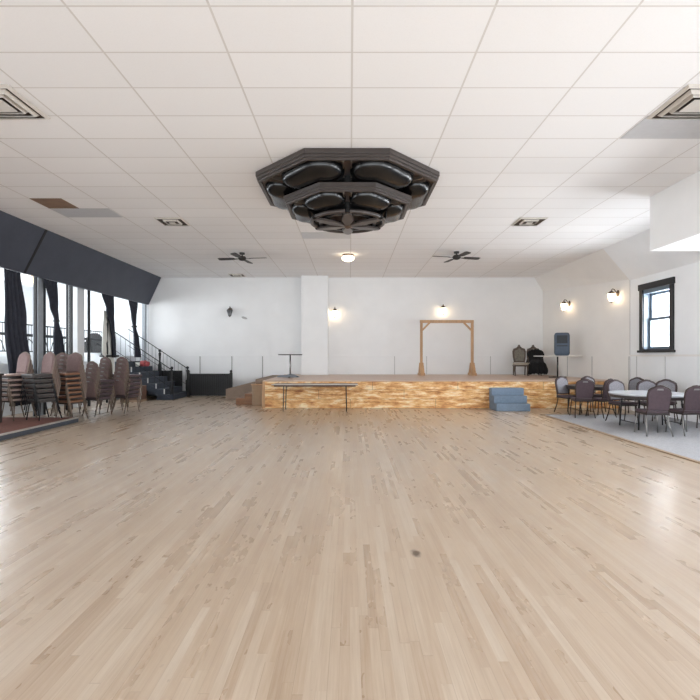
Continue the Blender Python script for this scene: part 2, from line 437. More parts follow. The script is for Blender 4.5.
# carpeted table area on the right
struct(MB().box(4.93, XR, -1, 11.95, 0, .014).build('floor_carpet', 'carpet'), 'blue-grey carpet of the table area')
struct(MB().box(4.86, 4.93, -1, 12.0, 0, .02).box(4.86, XR, 11.95, 12.0, 0, .02).build('trim_20', 'beige'), 'wooden edge strip of the carpet')

struct(MB().box(-12.6, 8.1, Y0 - .2, Y0, 2.6, CZ + .1).box(-12.6, 8.1, Y0 - .2, Y0, 0, .5).build('wall_rear', 'wall'), 'unseen rear wall with an added long opening that lets light in')  # opening shaped to send light up onto the ceiling
# ------------------------------------------------------------------ ceiling panels and vents
def panel(name, x0, x1, y0, y1, m):
    MB().box(x0, x1, y0, y1, CZ - .006, CZ).build(name, m, ceiling)
panel('ceiling_panel', -6.07, -5.47, 8.90, 9.49, 'tile_brown')
panel('ceiling_panel', -6.07, -4.88, 9.51, 10.1, 'tile_grey')
panel('ceiling_panel', -1.19, 0.01, 11.34, 11.93, 'tile_grey')
panel('ceiling_panel', 3.70, 4.88, 5.85, 6.44, 'tile_grey')
def vent(label, x, y, s=.34, small=False, name='ceiling_vent'):
    t = thing(name, label, 'vent', (x, y, CZ - .05), group='ceiling vents')
    def ring(r0, r1, z0, z1, m, nm):
        mb = MB(); a, b = r0, r1
        vs = [[mb.bm.verts.new((sx * r, sy * r, z)) for sx, sy in ((-1, -1), (1, -1), (1, 1), (-1, 1))] for r, z in ((a, z0), (b, z1))]
        for k in range(4): mb.bm.faces.new((vs[0][k], vs[0][(k + 1) % 4], vs[1][(k + 1) % 4], vs[1][k]))
        mb.build(nm, m, t, solid=.006)
    MB().box(-s, s, -s, s, .043, .05).build('backing', 'duct_dark', t)
    ring(s * 1.04, s * .94, .044, .022, 'duct', 'flange')
    if not small: ring(s * .80, s * .70, .042, .006, 'duct', 'louvre')
    ring(s * .56, s * .50, .042, .006, 'duct', 'louvre')
    q = .22 if small else .36
    MB().box(-s * q, s * q, -s * q, s * q, .0, .012).build('centre_plate', 'duct', t, bevel=.004)
    return t
vent('square white ceiling vent with rust-brown louvres above the black soffit side', -4.13, 5.53, .36)
vent('square white ceiling vent beside the smooth grey ceiling panel near the bulkhead', 4.09, 5.53, .36)
vent('small dark-slotted ceiling vent between the brown tile and the octagonal fixture', -3.93, 10.42, .29, True)
vent('small ceiling vent between the octagonal fixture and the stage-side wall', 3.97, 10.42, .29, True)
vent('thin far ceiling vent close to the back wall beyond a fan', -4.15, 17.3, .27, True)

# ------------------------------------------------------------------ tiered octagonal fixture
fx = thing('tiered_ceiling_fixture', 'big black three-tiered octagonal fixture hung under the tile ceiling', 'ceiling fixture', (-.04, 8.22, CZ))
A0 = PI / 8
def octa(R): return [(R * math.cos(A0 + k * PI / 4), R * math.sin(A0 + k * PI / 4)) for k in range(8)]
C8 = math.cos(PI / 8)
def octring(mb, Ro, Ri, z0, z1):
    o, i = octa(Ro / C8), octa(Ri / C8)
    vs = [[mb.bm.verts.new((x, y, z)) for x, y in ring] for ring, z in ((o, z0), (o, z1), (i, z1), (i, z0))]
    for k in range(8):
        q = (k + 1) % 8
        for a in range(4): mb.bm.faces.new((vs[a][k], vs[a][q], vs[(a + 1) % 4][q], vs[(a + 1) % 4][k]))
    return mb
def tier(ap, ztop, fh, inner, podw, podh, label):
    """ap: apothem of the outer octagon, ztop: its top, fh: fascia height"""
    mb = MB(); octring(mb, ap, ap - .03, ztop - fh * .45, ztop); octring(mb, ap - .015, ap - .05, ztop - fh * .75, ztop - fh * .45); octring(mb, ap - .032, ap - .09, ztop - fh, ztop - fh * .75)
    mb.build('fascia', 'bronze2', fx, bevel=.004)
    mb = MB(); octring(mb, ap - .05, inner, ztop - fh * .70, ztop - fh * .45); mb.build('underplate', 'bronze', fx)
    rm, W = (ap - .07 + inner) / 2, (ap - .10 - inner) * 1.0
    zp = ztop - fh * .68
    for k in range(6):
        a = k * PI / 3
        half = math.radians(28); NS, NC = 28, 14
        def prof(q):
            e = W * .5 / rm / half                      # share of the arc taken by each rounded end
            d = min(q, 1 - q) * 2 / e
            return math.sqrt(max(0.0, 1 - (1 - min(d, 1)) ** 2))
        qs = [.5 - .5 * math.cos(PI * i / NS) for i in range(NS + 1)]
        mb = MB(); rings = []; edge_o, edge_i = [], []
        for q in qs:
            t = a - half + 2 * half * q; w = max(prof(q), .02)
            ring = []
            # the arc is flattened a little towards the octagon
            fl = 1 + .035 * math.cos((t % (PI / 4)) * 8 + PI)
            for c in range(NC + 1):
                g = PI * c / NC
                r = rm * fl + W / 2 * w * math.cos(g)
                ring.append(mb.bm.verts.new((r * math.cos(t), r * math.sin(t), zp - podh * (w ** .6) * math.sin(g) ** .7)))
            rings.append(ring)
            ro, ri = rm * fl + W / 2 * w * 1.03, rm * fl - W / 2 * w * 1.03
            edge_o.append((ro * math.cos(t), ro * math.sin(t), zp - .004)); edge_i.append((ri * math.cos(t), ri * math.sin(t), zp - .004))
        for A, B in zip(rings, rings[1:]):
            for c in range(NC): mb.bm.faces.new((A[c], A[c + 1], B[c + 1], B[c]))
        pod = mb.build('pod', 'gloss_black', fx, smooth=True)
        MB().tube(edge_o + edge_i[::-1][1:-1], .009, 6, True).build('rim', 'bronze2', pod, smooth=True)
        d = Vector((math.cos(PI / 6 + k * PI / 3), math.sin(PI / 6 + k * PI / 3), 0)); n2 = Vector((-d.y, d.x, 0))
        z = Vector((0, 0, ztop - fh * .74))
        rb = MB().bar(d * inner + z, d * (ap - .07) + z, .14, .03).build('rib', 'bronze', fx)
        m2 = MB()
        for sg in (-1, 1): m2.bar(d * inner + z + n2 * sg * .06 - Vector((0, 0, .025)), d * (ap - .08) + z + n2 * sg * .06 - Vector((0, 0, .025)), .022, .05)
        m2.build('rib_edge', 'brass', rb)
tier(1.49, -.005, .155, .80, .5, .21, '')
core = MB(); octring(core, .80, .72, -.42, -.06); core.build('core_drum', 'gloss_black', fx)
tier(1.06, -.335, .13, .50, .4, .17, '')
core = MB(); octring(core, .50, .44, -.66, -.38); core.build('core_drum', 'gloss_black', fx)
MB().lathe([(.44, -.5), (.44, -.42)], n=24).build('core_cap', 'bronze', fx)
# bottom wheel
zw = -.645
MB().tube([(.63 * math.cos(2 * PI * k / 40), .63 * math.sin(2 * PI * k / 40), zw) for k in range(40)], .035, 8, True).build('wheel_rim', 'bronze2', fx, smooth=True)
for k in range(6):
    a = k * PI / 3 + PI / 6
    d = Vector((math.cos(a), math.sin(a), 0)); n2 = Vector((-d.y, d.x, 0))
    mb = MB()
    mb.prism([(.05, -.03), (.32, -.10), (.60, -.06), (.66, 0), (.60, .06), (.32, .10), (.05, .03)], -.02, .02, lambda u, v, h, d=d, n2=n2: tuple(d * u + n2 * v + Vector((0, 0, zw - .035 + h - (.6 - u) * .05))))
    mb.build('spoke', 'bronze2', fx, bevel=.006)
    MB().lathe([(.03, -.045), (.05, -.03), (.05, .03), (.03, .045)], c=tuple(d * .63 + Vector((0, 0, zw))), n=12).build('lamp_socket', 'gloss_black', fx)
MB().lathe([(.02, -.12), (.05, -.10), (.11, -.05), (.13, 0), (.06, .05), (.06, .2)], c=(0, 0, zw), n=20).build('hub', 'bronze', fx, smooth=True)

# ------------------------------------------------------------------ fans, centre light
def fan(label, x, y, rz, angs, pitch):
    t = thing('ceiling_fan', label, 'fan', (x, y, CZ), rz, 'black ceiling fans')
    MB().lathe([(.02, -.06), (.07, -.05), (.08, 0)], n=16).build('ceiling_mount', 'blade', t)
    MB().tube([(0, 0, -.04), (0, 0, -.10)], .018).build('downrod', 'blade', t)
    MB().lathe([(.03, -.23), (.08, -.215), (.11, -.185), (.115, -.14), (.08, -.10), (.03, -.085)], n=20).build('motor', 'blade', t, smooth=True)
    for a in angs:
        R = Matrix.Rotation(a, 4, 'Z') @ Matrix.Rotation(math.radians(pitch), 4, 'X')
        mb = MB()
        pts = [(.22, -.055), (.30, -.075), (.66, -.085), (.72, -.06), (.72, .06), (.66, .085), (.30, .075), (.22, .055)]
        mb.prism(pts, -.006, .006, lambda u, v, h, R=R: tuple(R @ Vector((u, v, h)) + Vector((0, 0, -.165))))
        b = mb.build('blade', 'blade', t)
        m2 = MB().prism([(.1, -.02), (.26, -.035), (.26, .035), (.1, .02)], -.012, -.004, lambda u, v, h, R=R: tuple(R @ Vector((u, v, h)) + Vector((0, 0, -.165))))
        m2.build('blade_bracket', 'blade', b)
    return t
fan('black four-blade ceiling fan on the curtain side of the hall', -3.12, 13.6, 0, [math.radians(a) for a in (-8, 82, 172, 262)], 9)
fan('black four-blade ceiling fan over the stage front, toward the window wall', 3.05, 13.45, 0, [math.radians(a) for a in (14, 104, 194, 284)], -9)
t = thing('ceiling_globe', 'lit round flush ceiling light in front of the stage', 'light', (-.06, 13.85, CZ))
MB().lathe([(.10, -.05), (.17, -.035), (.18, 0)], n=24).build('base', 'antique', t, smooth=True)
MB().lathe([(.01, -.20), (.09, -.19), (.165, -.15), (.19, -.10), (.16, -.05)], n=24).build('glass_shade', 'globe_glow', t, smooth=True)
t = thing('ceiling_globe', 'warm lit ceiling light glowing beyond the curtains under the soffit', 'light', (-10.6, 15.9, 4.2))
MB().lathe([(.10, -.05), (.17, 0)], n=20).build('base', 'antique', t)
MB().lathe([(.01, -.3), (.12, -.27), (.22, -.18), (.22, -.1), (.14, -.04)], n=20).build('glass_shade', 'lamp_glow', t, smooth=True)

# ------------------------------------------------------------------ wall lanterns
def sconce(label, x, y, z, ang, lit):
    """local +X points away from the wall"""
    t = thing('wall_lantern', label, 'wall light', (x, y, z), ang, 'wall lanterns')
    MB().lathe([(.055, 0), (.06, .006), (.06, .02), (.03, .035)], n=16).build('wall_plate', 'antique', t)
    pl = t.children[0]; pl.rotation_euler = (0, PI / 2, 0); pl.scale = (1.5, 1, 1)
    pts = [(.02, 0, -.02), (.07, 0, .04), (.12, 0, .11), (.17, 0, .125), (.20, 0, .09), (.20, 0, .04)]
    MB().tube(pts, .012, 8).build('arm', 'antique', t, smooth=True)
    MB().lathe([(.115, -.02), (.10, .0), (.05, .05), (.02, .07)], c=(.20, 0, 0), n=12).build('cap', 'antique', t)
    MB().lathe([(.045, -.23), (.07, -.2), (.10, -.02)], c=(.20, 0, 0), n=12).build('glass_shade', 'lamp_glow' if lit else 'clear_glass', t, smooth=True)
    MB().lathe([(.008, -.275), (.025, -.255), (.05, -.232)], c=(.20, 0, 0), n=12).build('finial', 'antique', t)
    if not lit:
        for k in range(6):
            a = k * PI / 3
            MB().bar((.20 + .047 * math.cos(a), .047 * math.sin(a), -.23), (.20 + .103 * math.cos(a), .103 * math.sin(a), -.02), .016).build('cage_bar', 'black_metal', t)
    return t
sconce('unlit black wall lantern on the back wall above the black slatted fence', -4.53, YB, 3.24, -PI / 2, False)
sconce('lit wall lantern on the back wall beside the white pilaster', -.57, YB, 3.22, -PI / 2, True)
sconce('lit wall lantern on the back wall above the pine frame', 3.52, YB, 3.32, -PI / 2, True)
sconce('lit wall lantern on the side wall above the blue-grey case', rx(16.06) , 16.06, 3.30, PI, True)
sconce('lit wall lantern on the side wall next to the black-framed window', rx(13.55), 13.55, 3.31, PI, True)
tag(MB().lathe([(.01, 0), (.10, .004), (.06, .012), (.005, .013)], n=9).build('wall_mark', 'gap'), 'small grey chipped mark on the back wall beside the unlit lantern', 'mark')
o = bpy.data.objects['wall_mark']; o.rotation_euler = (PI / 2, 0.3, 0); o.scale = (1.2, .45, 1); o.location = (-4.02, YB - .001, 2.95)

# ------------------------------------------------------------------ stage
SY, SZ = 13.43, .797
stage = thing('stage', 'long raised stage faced with rough orange-brown boards', 'stage', (0, SY, 0))
MB().prism([(-2.49, 0), (7.70, 0), (7.28, YB - SY - .01), (-2.49, YB - SY - .01)], 0, SZ - .03, lambda u, v, h: (u, v, h)).build('front_boards', 'osb', stage)
MB().prism([(-2.49, -.02), (7.70, -.02), (7.28, YB - SY - .01), (-2.49, YB - SY - .01)], SZ - .03, SZ, lambda u, v, h: (u, v, h)).build('deck', 'stage_top', stage)
MB().box(-2.51, -2.43, -.025, .0, 0, SZ - .03).build('corner_post', 'pine', stage)
# beige end block, ramp, brown steps
e = tag(MB().box(-2.96, -2.52, 14.2, 17.6, 0, .62).build('stage_end_block', 'beige', bevel=.01), 'beige boxed extension at the end of the stage', 'block')
MB().box(-2.99, -2.51, 14.17, 17.6, .62, .645).build('top_trim', 'pine', e)
MB().box(-2.93, -2.52, 14.5, 17.6, .645, .79).build('upper_tread', 'ramp', e, bevel=.04, seg=3)
mb = MB().prism([(-4.28, 0), (-2.97, 0), (-2.97, .70), (-4.28, .36)], 16.2, 17.85, lambda u, v, h: (u, h, v))
tag(mb.build('ramp', 'ramp'), 'taupe carpeted ramp rising along the back wall to the stage', 'ramp')
st = thing('wooden_steps', 'low brown wooden steps at the beige end of the stage', 'steps', (-3.24, 14.7, 0))
MB().box(-.27, .0, -.25, .5, 0, .20).build('step', 'step_wood', st, bevel=.008)
MB().box(.0, .265, -.25, .5, 0, .345).build('step', 'step_wood', st, bevel=.008)
# blue carpeted steps in front
bs = thing('carpeted_steps', 'three blue-grey carpeted steps against the stage front', 'steps', (4.43, 13.2, 0))
for k, (y, z) in enumerate(((-.47, .2), (-.235, .4), (0.0, .6))):
    MB().box(-.46, .46, y, .225 if k == 2 else y + .26, z - .2 if k else 0, z).build('step', 'blue_carpet', bs, bevel=.018)
    if k: MB().box(-.455, .455, y + .02, .225, 0 if k == 1 else .2, z - .2).build('step', 'blue_carpet', bs) if k == 2 else None
MB().box(-.45, .45, -.2, .22, .0, .2).build('carcass', 'blue_carpet', bs)
# cloth bundle on the stage corner
mb = MB(); bmesh.ops.create_icosphere(mb.bm, subdivisions=3, radius=1)
for v in mb.bm.verts:
    n = math.sin(v.co.x * 5) * .06 + math.sin(v.co.y * 7 + v.co.x * 3) * .06
    v.co = Vector((v.co.x * .38, v.co.y * .22, max(0, v.co.z) * (.085 + n * .3)))
tag(mb.build('folded_cloth', 'cloth_grey', smooth=True, loc=(-2.05, 15.6, SZ)), 'grey bunched cloth lying on the stage deck corner', 'cloth')

# pine backdrop frame
fr = thing('backdrop_frame', 'freestanding square pine frame on the stage', 'frame', (3.5, 17.0, SZ))
HW, HT = .92, 2.0
MB().box(-HW - .05, HW + .05, -.045, .045, HT - .1, HT).build('top_beam', 'pine', fr, bevel=.006)
for s in (-1, 1):
    MB().box(s * HW - .045, s * HW + .045, -.045, .045, .0, HT - .1).build('post', 'pine', fr, bevel=.006)
    MB().bar((s * (HW - .04), 0, HT - .36), (s * (HW - .31), 0, HT - .08), .06, .06).build('corner_brace', 'pine', fr)
    T = Matrix.Translation((s * HW, 0, 0)) @ Matrix.Rotation(math.radians(3), 4, 'Z')
    fo = MB().box(-.09, -.045, -.24, .24, 0, .09, T).box(.045, .09, -.24, .24, 0, .09, T)
    f_ = fo.build('foot', 'pine', fr)
    for q in (-1, 1):
        g = MB().prism([(.045, .0), (.22, .0), (.22, .09), (.045, .46)], -.07, .07, lambda u, v, h, T=T, q=q: tuple(T @ Vector((h, q * u, v))))
        g.build('gusset', 'pine', f_)

# carved chairs and black jacket
def carved_chair(label, x, y, rz):
    t = thing('carved_chair', label, 'chair', (x, y, SZ), rz, 'carved chairs on the stage')
    MB().box(-.23, .23, -.24, .22, .38, .46).build('seat', 'antique_seat', t, bevel=.03, seg=3)
    MB().box(-.24, .24, -.25, .23, .33, .38).build('seat_rail', 'antique', t, bevel=.01)
    out = [(-.19, 0), (-.225, .2), (-.235, .40), (-.20, .50), (-.10, .53), (-.04, .60), (.04, .60), (.10, .53), (.20, .50), (.235, .40), (.225, .2), (.19, 0)]
    bk = MB().prism(out, -.02, .02, lambda u, v, h: (u, .21 + v * .14 + h, .47 + v)).build('back_frame', 'antique', t, bevel=.01)
    pts = [(u * .74, .05 + v * .76) for u, v in out]
    MB().prism(pts, -.045, -.018, lambda u, v, h: (u, .21 + v * .14 + h, .47 + v)).build('backrest', 'antique_fab', t, bevel=.01)
    MB().lathe([(.01, -.03), (.05, 0), (.01, .03)], c=(0, .29, 1.09), n=12).build('crest', 'antique', bk)
    for sx in (-1, 1):
        MB().tube([(sx * .21, -.22, .34), (sx * .22, -.24, .2), (sx * .20, -.22, .05), (sx * .21, -.24, 0)], [.03, .028, .018, .026], 8).build('leg', 'antique', t, smooth=True)
        MB().tube([(sx * .20, .20, .47), (sx * .20, .21, .3), (sx * .20, .27, 0)], [.026, .024, .02], 8).build('leg', 'antique', t, smooth=True)
    return t
carved_chair('dark carved chair with pale seat, standing clear of the black jacket on stage', 6.14, 16.95, -.2)
carved_chair('dark carved chair half hidden under a black jacket on stage', 6.68, 17.05, -.25)
mb = MB(); NU, NV = 26, 18
prof = [(-.33, .06), (-.36, .28), (-.33, .5), (-.16, .56), (.05, .60), (.18, .80), (.22, 1.0), (.28, 1.01), (.36, .8), (.40, .5), (.40, .35)]
def pl(t):
    t *= len(prof) - 1; i = min(int(t), len(prof) - 2); f = t - i
    return prof[i][0] * (1 - f) + prof[i + 1][0] * f, prof[i][1] * (1 - f) + prof[i + 1][1] * f
g = []
for i in range(NU + 1):
    row = []
    for j in range(NV + 1):
        y, z = pl(i / NU); u = (j / NV - .5) * 2
        w = .26 + .04 * math.sin(i * .9) + (.05 if z < .5 else 0)
        x = u * w; ed = abs(u) ** 3
        z2 = z - ed * (.16 if z > .5 else .04) + .018 * math.sin(j * 1.9 + i * .6)
        row.append(mb.bm.verts.new((x, y + .03 * math.sin(j * 1.3 + i * .3) + (.05 * ed if y < 0 else -.02 * ed), max(.03, z2 * .9))))
    g.append(row)
for i in range(NU):
    for j in range(NV): mb.bm.faces.new((g[i][j], g[i + 1][j], g[i + 1][j + 1], g[i][j + 1]))
jk = tag(mb.build('jacket', 'jacket', smooth=True, solid=.05), 'black jacket heaped over the second carved chair on stage', 'clothing')
jk.location = (6.74, 17.0, SZ + .02); jk.rotation_euler = (0, 0, -.25)

# pedestal tables on the stage
def pedestal(label, x, y, z, h, topf, mat, pole='black_metal'):
    t = thing('pedestal_table', label, 'table', (x, y, z))
    topf(h).build('tabletop', mat, t, bevel=.006)
    MB().tube([(0, 0, .03), (0, 0, h - .03)], .025, 10).build('pole', pole, t, smooth=True)
    MB().box(-.28, .28, -.03, .03, 0, .03).box(-.03, .03, -.28, -.03, 0, .03).box(-.03, .03, .03, .28, 0, .03).build('base', 'black_metal', t, bevel=.006)
    return t
tb = pedestal('wide white-topped pedestal table on the stage under a blue-grey case', 6.78, 15.35, SZ, .715, lambda h: MB().box(-.66, .66, -.33, .33, h - .03, h), 'table_white')
pedestal('small dark round pedestal table on the stage in front of the pilaster', -1.97, 15.5, SZ, .76, lambda h: MB().lathe([(.38, h - .03), (.40, h - .015), (.40, h)], n=32), 'table_dark', 'chrome')
cs = thing('suitcase', 'upright rounded blue-grey case standing on the wide pedestal table', 'case', (6.92, 15.35, SZ + .715), -.38)
MB().box(-.225, .225, -.13, .13, .0, .75).build('shell', 'case', cs, bevel=.07, seg=4)
MB().box(-.235, .235, -.02, .02, .07, .68).build('rim', 'case_dark', cs, bevel=.01)
MB().box(-.16, .16, -.137, -.128, .30, .335).build('band', 'case_dark', cs)
MB().box(-.16, .16, -.137, -.128, .40, .66).build('panel', 'case_dark', cs, bevel=.004)

# long folding table before the stage
t = thing('folding_table', 'long narrow folding table with thin legs along the stage front', 'table', (-.95, 12.95, 0))
MB().box(-1.16, 1.16, -.30, .30, .705, .735).build('tabletop', 'wood_table', t, bevel=.006)
MB().box(-1.165, 1.165, -.31, -.30, .724, .738).build('edge_band', 'table_white', t)
MB().box(-1.1, 1.1, -.29, -.27, .675, .705).box(-1.0, 1.0, .24, .26, .66, .705).build('apron', 'table_dark', t)
for sx in (-.84, .84):
    for sy in (-.25, .25):
        MB().tube([(sx, sy, .70), (sx * 1.02, sy, 0)], .013, 8).build('leg', 'black_metal', t, smooth=True)
    MB().tube([(sx, -.25, .25), (sx, .25, .25)], .009, 6).build('stretcher', 'black_metal', t)

# ------------------------------------------------------------------ stairs on the left
sx0 = -6.03
stairs = thing('staircase', 'dark carpeted stairs climbing to the mezzanine behind the curtains', 'stairs', (sx0, 16.0, 0))
for k in range(8):
    MB().box(-.28 * (k + 1) + (0 if k < 7 else .28), -.28 * k, 0, 1.70, 0 if k < 2 else .187 * (k - 1), .187 * (k + 1)).build('step', 'stair', stairs, bevel=.01) if k < 7 else None
    if k < 7 and k > 0: MB().box(-.28 * k - .03, -.28 * k + .008, -.012, .0, .187 * k + .02, .187 * (k + 1)).build('nosing_end', 'nosing', stairs)
mb = MB().prism([(-1.96, 1.31), (-.02, .02), (-.28, .0), (-1.96, .95)], -.03, .0, lambda u, v, h: (u, h, v)); mb.build('stringer', 'stair', stairs)
MB().box(-1.96, -.3, 1.70, 1.76, 0, .95).build('back_panel', 'slat', stairs)
def newel(x, y, z, h):
    n = MB(); n.box(x - .05, x + .05, y - .05, y + .05, z, z + h * .45)
    n.lathe([(.045, 0), (.03, h * .1), (.04, h * .3), (.05, h * .38), (.05, h * .42), (.02, h * .44), (.055, h * .48), (.05, h * .53), (.01, h * .56)], c=(x, y, z + h * .45), n=10)
    n.build('newel_post', 'black_metal', stairs)
newel(-.06, .06, .187, .95); newel(-.06, 1.62, .187, .92); newel(-1.10, 1.62, .187 * 4, 1.0)
def handrail(y, x0, z0, x1, z1, nb, lowz):
    MB().tube([(x0, y, z0), (x1, y, z1)], .015, 8).build('handrail', 'black_metal', stairs)
    MB().tube([(x0, y, z0 - .62), (x1, y, z1 - .62)], .008, 6).build('lower_rail', 'black_metal', stairs)
    for k in range(nb):
        f = (k + .5) / nb; x = x0 + (x1 - x0) * f; z = z0 + (z1 - z0) * f
        MB().tube([(x, y, z - .82), (x, y, z)], .0055, 6).build('baluster', 'black_metal', stairs)
handrail(1.62, -.06, 1.03, -2.3, 2.52, 16, 0)
handrail(.05, -.06, 1.03, -2.05, 2.35, 12, 0)
# mezzanine railing
mr = thing('railing', 'black iron railing along the mezzanine seen between the curtains', 'railing', (-9.55, 12.4, MZ))
L = 6.5
MB().tube([(0, 0, .93), (0, L, .93)], .02, 6).build('top_rail', 'black_metal', mr)
MB().box(-.02, .02, 0, L, .58, .66).build('middle_rail', 'black_metal', mr)
MB().tube([(0, 0, .14), (0, L, .14)], .018, 6).build('bottom_rail', 'black_metal', mr)
for k in range(44):
    y = .07 + k * L / 44
    MB().tube([(0, y, 0 if k % 8 == 0 else .14), (0, y, .93)], .018 if k % 8 == 0 else .008, 6).build('baluster', 'black_metal', mr)
for k in range(10):
    y = .33 + k * .63
    if y < L - .3: MB().tube([(0, y - .26, .15), (0, y - .15, .42), (0, y, .50), (0, y + .15, .42), (0, y + .26, .15)], .014, 6).build('scroll', 'black_metal', mr)
se = thing('settee', 'dark arched-back settee behind the mezzanine railing', 'seat', (-10.0, 18.15, MZ))
MB().box(-.6, .6, -.25, .3, .14, .42).build('seat', 'seam', se, bevel=.03)
MB().prism([(-.6, 0), (-.6, .2), (-.5, .25), (-.34, .26), (-.28, .42), (-.2, .54), (-.08, .6), (.08, .6), (.2, .54), (.28, .42), (.34, .26), (.5, .25), (.6, .2), (.6, 0)], .2, .3, lambda u, v, h: (u, h, .30 + v)).build('backrest', 'seam', se, bevel=.02)
for sx in (-.52, .52):
    for sy in (-.2, .24): MB().box(sx - .03, sx + .03, sy - .03, sy + .03, 0, .16).build('leg', 'black_metal', se)
# slatted black fence
fn = thing('slatted_fence', 'low black slatted fence beside the stair foot', 'fence', (-5.16, 17.3, 0))
MB().box(-.80, .80, -.015, .015, .04, .80).build('panel', 'slat', fn)
mb = MB()
for k in range(20): mb.box(-.78 + k * .08, -.745 + k * .08, -.03, -.015, .05, .79)
mb.build('slats', 'black_metal', fn)
MB().box(-.82, .82, -.035, .035, .79, .85).build('top_rail', 'slat', fn, bevel=.006)
for s in (-.78, .78):
    MB().box(s - .045, s + .045, -.045, .045, 0, .88).lathe([(.03, .88), (.05, .92), (.04, .96), (.01, .99)], c=(s, 0, 0), n=10).build('post', 'slat', fn)
# box against the stairs, things on the stairs
bx = tag(MB().box(-.33, .33, -.2, .2, .06, .52).build('storage_box', 'box_brown', loc=(-7.17, 15.6, 0), bevel=.006), 'flat-fronted brown box standing in front of the dark stairs', 'box')
MB().box(.30, .335, -.215, -.2, .08, .50).build('edge_strip', 'nosing', bx)
MB().box(-.35, .35, -.215, .2, 0, .06).build('plinth', 'beige', bx)
mb = MB(); bmesh.ops.create_icosphere(mb.bm, subdivisions=3, radius=1)
for v in mb.bm.verts:
    v.co = Vector((v.co.x * .2, v.co.y * .16, max(-.6, v.co.z) * .13 + .02 * math.sin(v.co.x * 9) + .078))
tag(mb.build('shopping_bag', 'red', smooth=True, loc=(-7.57, 17.3, .187 * 6)), 'crumpled red and white bag lying on the upper stairs', 'bag')
tag(MB().lathe([(.05, 0), (.07, .02), (.085, .14), (.07, .15)], n=16).build('paper_cup', 'white_cloth', smooth=True, loc=(-7.6, 16.8, .187 * 6)), 'small white cup on the upper stairs beside the red bag', 'cup')

# ------------------------------------------------------------------ curtains
def curtain(name, label, keys, mat, nf, amp=.05, X=-7.70, group=None, cat='curtain', tie=None):
    """keys: (z, y centre, half width) from top to bottom"""
    mb = MB(); NS = 48; rows = []
    NR = 40
    zt, zb = keys[0][0], keys[-1][0]
    for r in range(NR + 1):
        z = zt + (zb - zt) * r / NR
        for a, b in zip(keys, keys[1:]):
            if a[0] >= z >= b[0] - 1e-6:
                f = (a[0] - z) / (a[0] - b[0]); f = f * f * (3 - 2 * f)
                yc, hw = a[1] + (b[1] - a[1]) * f, a[2] + (b[2] - a[2]) * f; break
        rows.append([mb.bm.verts.new((X + amp * math.sin(s / NS * 2 * PI * nf + .4 * math.sin(r * .2)) * (0.5 + .5 * r / NR), yc + hw * (2 * s / NS - 1), z)) for s in range(NS + 1)])
    for A, B in zip(rows, rows[1:]):
        for s in range(NS): mb.bm.faces.new((A[s], A[s + 1], B[s + 1], B[s]))
    o = tag(mb.build(name, mat, smooth=True, solid=.012), label, cat, group)
    if tie:
        z, yc, hw = tie
        MB().lathe([(hw, -.03), (hw * 1.06, 0), (hw, .03)], c=(X, yc, z), n=16).build('tie_band', 'black_metal', o)
    return o
G = 'black curtains under the soffit'
curtain('curtain', 'widest black curtain hanging loose behind the stacked chairs', [(3.44, 10.72, .27), (2.3, 10.83, .36), (1.0, 11.02, .40), (.35, 11.0, .36)], 'curtain', 5, .06, group=G)
curtain('curtain', 'black curtain tied to a narrow waist beside the slim pale post', [(3.44, 12.10, .27), (2.8, 12.22, .17), (2.42, 12.33, .07), (1.9, 12.42, .20), (1.25, 12.5, .30)], 'curtain', 5, .045, group=G, tie=(2.42, 12.33, .07))
curtain('curtain', 'black curtain swept sideways above a white drape', [(3.44, 14.95, .38), (2.9, 15.10, .24), (2.45, 15.22, .12), (2.0, 15.30, .07), (1.45, 15.34, .08)], 'curtain', 5, .045, group=G)
curtain('curtain', 'black curtain nearest the stairs, tied in the middle', [(3.44, 16.70, .36), (2.9, 16.74, .20), (2.55, 16.78, .09), (2.1, 16.95, .18), (1.45, 17.05, .24)], 'curtain', 5, .045, group=G, tie=(2.55, 16.78, .09))
curtain('white_drape', 'white drape gathered by a black band below a black curtain', [(2.95, 15.0, .10), (2.3, 15.12, .28), (1.58, 15.25, .42), (1.48, 15.28, .28), (.95, 15.32, .24)], 'white_cloth', 6, .05, X=-7.82, tie=(1.5, 15.28, .28))

